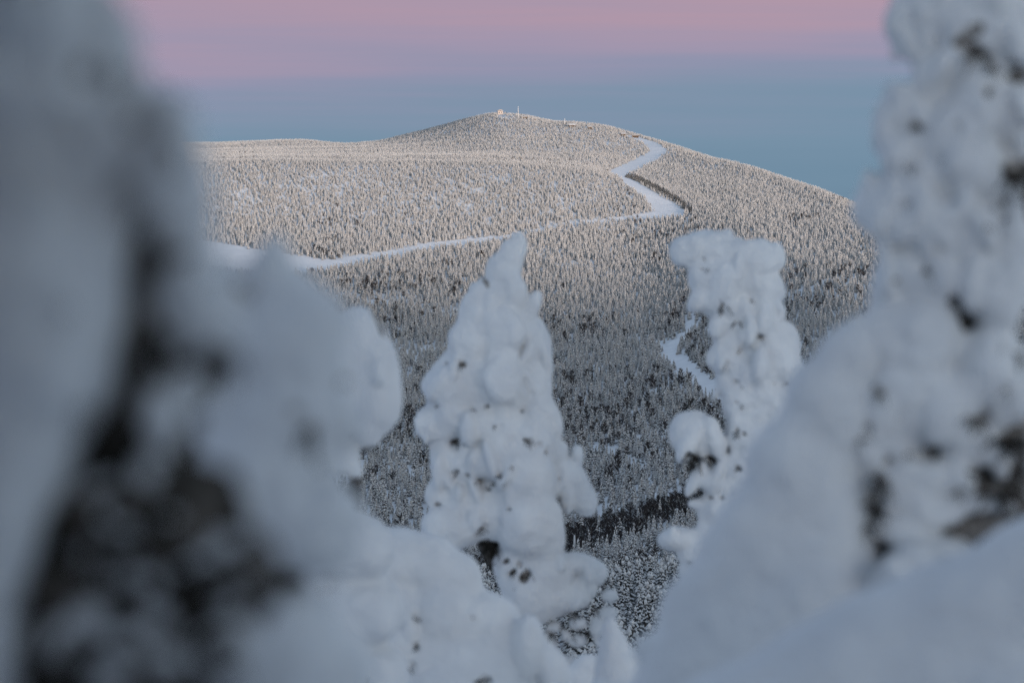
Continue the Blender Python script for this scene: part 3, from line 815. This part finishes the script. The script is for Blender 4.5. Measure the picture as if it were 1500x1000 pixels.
# --- the centre tree
centre, _ = laden_tree('snow_laden_spruce', 'tall pointed snow-laden spruce in the centre, its tip hooked to the right', 16.0, 3.2, 6,
    [(760, 362, 15, 24), (750, 378, 20, 30), (735, 405, 30, 38), (722, 435, 36, 40), (705, 465, 38, 42, 4), (748, 440, 24, 48), (692, 500, 42, 42, 5), (735, 490, 42, 55, 4), (780, 508, 28, 48, -4), (795, 540, 18, 40, -6),
     (682, 540, 42, 38, 6), (735, 560, 58, 52, 10), (668, 575, 42, 40, 6), (788, 590, 26, 60, 0), (640, 622, 34, 32, 5), (665, 610, 34, 36, 12), (702, 622, 32, 34, 22), (738, 630, 34, 36, 22), (780, 645, 38, 48, 14),
     (652, 672, 26, 32, 5), (678, 680, 28, 34, 10), (716, 675, 30, 28, 30), (768, 700, 46, 60, 24), (648, 722, 26, 30, 0), (684, 735, 34, 34, 10), (668, 770, 48, 36, 8), (772, 765, 50, 58, 24), (800, 800, 28, 38, 14), (720, 745, 40, 50, 6),
     (842, 700, 20, 36, -4, None, 28), (856, 730, 20, 28, -4, None, 20), (822, 690, 20, 30, -4), (815, 778, 10, 18), (800, 838, 44, 34, 10), (842, 824, 36, 17, 6), (872, 838, 20, 20, 4), (780, 870, 46, 48, 10), (760, 830, 40, 50, -6), (812, 872, 34, 34, 4), (845, 868, 18, 26, 4, None, 30)],
    [(692, 600, 7), (714, 594, 5), (726, 624, 7, 6), (750, 633, 5), (663, 645, 13, 6), (672, 650, 9, 5), (648, 658, 6), (775, 646, 8, 6), (797, 662, 6), (715, 715, 6), (724, 706, 7), (735, 697, 7), (750, 683, 5), (690, 692, 7), (702, 702, 6), (695, 708, 5), (748, 746, 5),
     (704, 773, 9, 6), (716, 790, 8, 9), (727, 808, 9), (740, 822, 10, 8), (755, 832, 10), (768, 845, 13, 14), (773, 838, 8), (675, 532, 8, 5), (652, 533, 6, 5), (672, 690, 7), (652, 737, 10, 3), (765, 600, 4), (820, 700, 4), (706, 540, 3), (640, 595, 5, 3)],
    (760, 1010, 120), (748, 372), lump_from=5, lump=(50, 8, 20), noise=((56, .22), (26, .20), (12, .09)), core_iso=2.15, backing=[(716, 796, 16, 22, -26), (735, 822, 20, 20, -26), (758, 840, 24, 20, -26)],
    bits=[(802, 890, 12, 10, 10), (832, 884, 20, 13, 8), (812, 918, 13, 9, 8), (846, 912, 15, 10, 8), (874, 918, 11, 18, 6), (828, 930, 7, 10, 8), (893, 872, 13, 11, 4), (890, 898, 14, 12, 4), (845, 938, 14, 10, 4), (880, 940, 10, 8, 4), (803, 940, 14, 22, 0)],
    loose=[(708, 780, 8, 18, 9), (722, 802, 8, 20, 10), (738, 822, 8, 20, 10), (756, 838, 8, 18, 9), (806, 925, 10, 16, 9), (822, 912, 8, 14, 9), (842, 898, 8, 18, 10), (862, 925, 6, 18, 10), (880, 922, 8, 16, 9), (850, 880, 6, 14, 8), (832, 935, 6, 14, 8), (870, 890, 6, 14, 8), (888, 850, 4, 12, 7), (845, 920, 6, 14, 8), (800, 885, 8, 10, 6)])
laden_tree('snow_laden_spruce', 'low snow-smothered spruce with broad smooth lobes in front of the pointed centre spruce', 11.0, 4.5, 8,
    [(592, 822, 66, 58), (634, 832, 52, 56, 5), (672, 850, 44, 48, 10), (705, 915, 58, 60, 14), (750, 970, 58, 60, 14), (650, 900, 60, 55, 24), (565, 850, 48, 55, 10), (525, 880, 45, 55, 5), (600, 960, 70, 60, 20), (690, 975, 80, 60, 24),
     (480, 890, 45, 45), (450, 950, 55, 55), (795, 990, 40, 45, 5), (540, 960, 50, 55, 10), (590, 890, 40, 40, 24), (550, 910, 34, 44, 24)],
    [(545, 940, 7), (550, 953, 8, 6), (522, 966, 9, 6), (425, 893, 6, 5), (445, 891, 9, 5), (575, 985, 5, 6), (606, 905, 8, 10), (613, 945, 5, 12), (600, 978, 7, 10), (590, 912, 6, 5), (660, 872, 5, 4), (700, 998, 14, 6), (690, 905, 4)],
    (620, 1040, 150), (640, 800), lump=(16, 16, 34), noise=((80, .22), (36, .15)), core_iso=2.3)
# --- right of the centre
laden_tree('snow_laden_spruce', 'knobbly snow-laden spruce right of centre with a mushroom-shaped snow hood on top', 15.0, 3.2, 9,
    [(1014, 367, 36, 28, 4), (1042, 364, 40, 26, 2), (1078, 371, 46, 24, 2), (1116, 373, 36, 24), (1096, 382, 40, 26, 4), (1136, 378, 17, 17, 0), (1030, 405, 26, 36, 6), (1062, 415, 34, 42, 8), (1095, 410, 30, 36, 2), (1118, 432, 26, 26), (1045, 438, 30, 26, 8), (1078, 450, 36, 24, 8), (1122, 458, 28, 24, 2),
     (1060, 470, 22, 18, 4), (1100, 480, 34, 24, 8), (1132, 488, 26, 24), (1075, 500, 34, 26), (1118, 510, 40, 30), (1148, 505, 22, 28, -4), (1070, 530, 30, 30), (1105, 545, 44, 36, 4), (1150, 545, 24, 40, -4), (1068, 560, 22, 26), (1085, 590, 30, 40, 4), (1125, 590, 42, 46), (1095, 640, 36, 46, 2), (1130, 660, 50, 60), (1080, 690, 36, 36), (1110, 730, 60, 50),
     (1016, 630, 36, 30, 2), (1036, 644, 26, 24, 4), (1000, 640, 20, 22, 4), (1020, 650, 26, 18, 4), (1050, 706, 36, 20, 6, None, -20), (1022, 738, 16, 9, 6), (1060, 745, 40, 34), (995, 790, 34, 19, 4), (1020, 806, 30, 32, 2), (1012, 836, 20, 18), (1060, 800, 50, 50, -6), (1100, 810, 70, 60)],
    [(1067, 513, 7), (1080, 516, 6, 4), (1061, 532, 6), (1085, 563, 6), (1134, 562, 8, 5), (1148, 560, 6, 4), (1086, 594, 7, 5), (1084, 632, 8, 5), (1082, 686, 9, 7), (1070, 690, 5, 4), (1056, 716, 6, 4), (1046, 729, 9, 5), (1115, 492, 8, 5), (1143, 500, 5, 4), (1030, 378, 9, 3), (1080, 470, 14, 4), (1040, 395, 10, 3), (1060, 445, 14, 4), (1100, 440, 5, 6), (1012, 822, 6, 3), (1120, 575, 5, 4), (1012, 664, 9, 4)],
    (1110, 900, 110), (1075, 375), lump_from=6, lump=(60, 7, 17), noise=((60, .10), (24, .22), (11, .12)), pn=3.0, core_iso=2.1,
    loose=[(1004, 664, 20, 20, 14), (1018, 668, 20, 24, 14), (1030, 692, 6, 18, 8), (1014, 680, 8, 16, 7), (1036, 668, 16, 18, 10), (1028, 708, 4, 12, 5), (1046, 672, 10, 14, 8)],
    boughs=[((1016, 655), (1050, 676), (1095, 690)), ((1000, 806), (1040, 815), (1095, 800))])
# --- right edge
laden_tree('snow_laden_spruce', 'blurred tall snow-laden spruce at the right edge, its broad white skirt sloping left', 4.9, 8, 10,
    [(1335, 18, 34, 40), (1320, 42, 26, 30), (1385, 20, 50, 50, 6), (1445, 30, 55, 60, 10), (1360, 62, 32, 28), (1490, 60, 50, 70), (1395, 95, 48, 44), (1372, 130, 36, 36), (1330, 180, 42, 36), (1310, 172, 26, 24), (1385, 190, 52, 52, 6), (1430, 150, 50, 60, 6), (1480, 160, 40, 60),
     (1325, 225, 30, 28), (1350, 262, 48, 40), (1420, 250, 50, 60, 6), (1305, 305, 54, 40), (1285, 318, 32, 28), (1350, 330, 56, 50, 6), (1470, 280, 40, 60, -10), (1420, 340, 54, 60, 6), (1330, 385, 48, 36), (1315, 412, 34, 30), (1380, 405, 40, 56, 10), (1440, 420, 46, 56, 10), (1490, 390, 50, 70),
     (1300, 500, 60, 56, 0), (1350, 500, 70, 66, 4), (1300, 590, 70, 76, 0), (1270, 660, 60, 60, 0), (1370, 590, 70, 70, 6),
     (1310, 700, 56, 50, 0), (1330, 750, 60, 40, 6), (1440, 540, 56, 70, 0), (1390, 670, 40, 40, -14), (1490, 560, 40, 60), (1440, 640, 30, 30, -10)],
    [(1428, 72, 18, 10), (1448, 86, 14, 10), (1345, 184, 11), (1488, 92, 10), (1450, 130, 10, 16), (1484, 160, 12, 14), (1492, 250, 30, 36), (1460, 292, 14, 12), (1335, 246, 9, 6), (1332, 297, 8), (1358, 395, 10, 12), (1316, 408, 10, 8), (1405, 438, 14, 16), (1496, 110, 14, 24), (1448, 330, 10), (1470, 320, 9, 8), (1415, 180, 8), (1380, 232, 8, 5),
     (1292, 574, 14, 8), (1268, 622, 9, 10), (1262, 642, 9, 12), (1290, 690, 12, 18), (1284, 715, 12, 18), (1288, 738, 10, 14), (1270, 762, 12, 14), (1310, 746, 11, 11), (1252, 795, 12, 10), (1245, 684, 10, 6), (1228, 690, 9, 5), (1380, 664, 14, 9), (1360, 655, 9, 8), (1430, 612, 14, 18), (1460, 512, 10, 9), (1492, 518, 14, 16), (1472, 570, 12, 7), (1480, 640, 24, 30), (1488, 690, 24, 26), (1450, 722, 24, 14), (1490, 728, 24, 14), (1425, 690, 14, 14), (1330, 664, 8), (1400, 720, 12, 8), (1410, 480, 10, 16)],
    (1300, 900, 150), (1440, -50), backing=[(1460, 640, 70, 120, -80), (1510, 250, 50, 110, -60), (1400, 720, 90, 50, -70), (1480, 740, 70, 60, -60), (1320, 790, 90, 40, -60), (1470, 780, 90, 50, -60), (1280, 740, 50, 60, -60), (1440, 90, 60, 60, -60)], lump_upto=27, lump=(120, 12, 26), noise=((60, .34), (30, .22)), carve=1.2, pn=4.5, core_iso=1.8,
    skirt=[(1205, 562, 34, 30), (1132, 680, 34, 46), (1064, 800, 40, 34), (1000, 900, 36, 50), (950, 950, 24, 22), (1285, 500, 46, 50), (1250, 530, 50, 60), (1215, 600, 64, 76, 4), (1238, 640, 60, 80, -10), (1165, 700, 70, 90, 4), (1196, 770, 86, 100, 0), (1110, 800, 74, 96, 4), (1180, 880, 120, 120, 0), (1060, 890, 74, 90, 4), (1120, 980, 130, 120, 0), (1010, 970, 64, 80, 2), (1000, 1040, 90, 90), (1240, 940, 130, 110, -20)],
    bits=[(1300, 778, 48, 20, 30), (1345, 735, 16, 14, 30), (1310, 660, 22, 16, 30), (1440, 650, 26, 30, 0), (1400, 700, 30, 24, 10), (1470, 742, 20, 12, 10), (1462, 600, 24, 34, 0), (1490, 600, 20, 26, 0), (1470, 680, 18, 22, 0), (1430, 735, 26, 16, 10), (1500, 690, 14, 20, 0), (1360, 700, 26, 34, 10), (1380, 750, 34, 20, 10)],
    loose=[(1290, 700, 60, 30, 14), (1282, 735, 60, 30, 14), (1270, 770, 56, 26, 12), (1450, 720, 30, 36, 14), (1490, 715, 30, 36, 14), (1480, 640, 20, 46, 18), (1490, 250, 40, 46, 18), (1430, 74, 56, 28, 12), (1452, 95, 56, 20, 10), (1346, 184, 50, 16, 8), (1430, 612, 40, 26, 10), (1292, 575, 60, 18, 8)])

# --- copies of the centre spruce added out of view to shade the left trees
for (x, y, rz, sc, lab) in ((-1.5, -1.5, 1.1, 1.75, 'added unseen spruce copy close behind the camera on the left, shading the left trees'),
                            (.3, -2.3, 2.7, 2.0, 'added unseen spruce copy directly behind the camera, shading the left trees'),
                            (2.1, -1.6, 4.2, 2.0, 'added unseen spruce copy close behind the camera on the right, shading the left trees'),
                            (-3.4, -.4, 5.2, 2.1, 'added unseen spruce copy left of the camera, shading the left trees')):
    c = centre.copy(); COL.objects.link(c)
    c.location = (x, y, float(H(x, y))); c.rotation_euler = (0, 0, rz); c.scale = (sc, sc, sc); c['label'] = lab
    for ch in centre.children:
        q = ch.copy(); COL.objects.link(q); q.parent = c

def drift(label, depth, vox, seed, lobes, foot, noise=((170, .12), (60, .04))):
    s = Snow(depth, vox, seed); s.lobes(lobes); base = s.footing(*foot); s.build(noise)
    V, Q = surface_nets(s.F, s.ISO, s.lo, s.h)
    o = obj('snow_drift', mesh_from('snow_drift', V - base, Q, M_SNOW), None, base)
    return tag(o, label, 'snow drift')
drift('smooth rounded snow drift filling the lower right corner', 4.0, 9, 20,
      [(1545, 880, 150, 128), (1450, 930, 170, 125), (1340, 985, 170, 135), (1250, 1060, 190, 160), (1480, 1050, 260, 160), (1120, 1120, 200, 150)], (1400, 1150, 260))
drift('small pointed snow mound at the bottom edge, just right of the centre spruce', 10.0, 4.5, 21,
      [(894, 925, 14, 22), (898, 950, 22, 34), (904, 985, 34, 46), (935, 1005, 44, 40)], (905, 1020, 50), ((50, .05), (20, .02)))
drift('pale flat snow patch at the bottom edge, left of the small pointed mound', 14.0, 4.5, 22,
      [(862, 975, 24, 18), (845, 995, 34, 22)], (850, 1010, 40), ((50, .05), (20, .02)))

# ------------------------------------------------------------------ summit and lift buildings
hut = building('summit_hut', 733, 168, 4000, 4900, 8, 6, 3.4, 1.0, M_PALE, 'rimed round-topped hut on the very summit of the fell', 2, 1.6)
rim = Snow(10, 6, 40)
g = Geo()
rr = random.Random(5)
for i in range(26):
    a = rr.uniform(0, 6.28); q = rr.uniform(0, 4.4)
    g.add(octa((q * math.cos(a) * 1.2, q * math.sin(a) * .9, 4.2 + 1.9 * (1 - (q / 4.6)**2) - .2), (rr.uniform(1, 1.8), rr.uniform(-.6, .6), rr.uniform(-.3, .3)), rr.uniform(.8, 1.3), rr.uniform(.6, 1.0)))
tag(obj('rime_crust', g.mesh('rime_crust', M_PALE), hut), kind='stuff')
building('service_building', 768, 174, 4000, 4900, 9, 5, 1.6, .7, M_WOOD, 'low dark building just right of the mast on the summit', 3, 1.2)
building('service_building', 784, 177, 4000, 4900, 3.4, 3, 1.8, .6, M_WOOD, 'tiny dark hut on the ridge right of the summit', 1, 1.2)
building('mountain_lodge', 838, 187, 3800, 4700, 9, 6, 1.8, 1.7, M_WOOD, 'white-roofed lodge on the ridge between summit and ski run', 4, 1.5)
building('mountain_lodge', 864, 190, 3800, 4700, 5, 4, 2.2, .9, M_WOOD, 'small brown hut right of the white-roofed lodge', 2, 1.5)
building('lift_station', 913, 200, 3800, 4600, 7, 5, 2.2, 1.0, M_WOOD, 'brown lift station at the top end of the ski run', 3, 1.2)
building('lift_station', 930, 202, 3800, 4600, 9, 3, 1.2, .4, M_WOOD, 'long low brown shed above the start of the ski run', 3, 2.0, -.3)
def mast(name, px, py, y0, y1, h, label, cat, dishes):
    b = ground_hit(px, py, y0, y1); t = empty(name, (b[0], b[1], b[2] - .5)); tag(t, label, cat)
    g = Geo(); g.tube([(0, 0, 0), (0, 0, h)], [1.0, .4], 8); obj('pole', g.mesh('pole', M_STEEL, True), t)
    g = Geo(); g.box(-1.1, 1.1, -1.1, 1.1, -.2, 1.6); obj('base', g.mesh('base', M_PALE), t)
    for z in dishes:
        g = Geo(); g.tube([(0, -.9, z), (0, -.35, z)], [.9, .3], 10); obj('antenna', g.mesh('antenna', M_STEEL, True), t)
mast('radio_mast', 759, 174, 4000, 4900, 19, 'slender radio mast standing right of the summit hut', 'mast', (5.5, 9.5, 11.8))
mast('ridge_pole', 827, 182, 3900, 4800, 9, 'short pole on the ridge above the white-roofed lodge', 'pole', ())
mast('utility_pole', 842, 812, 1300, 2200, 11, 'thin pale pole among the dark trees in the valley', 'pole', ())
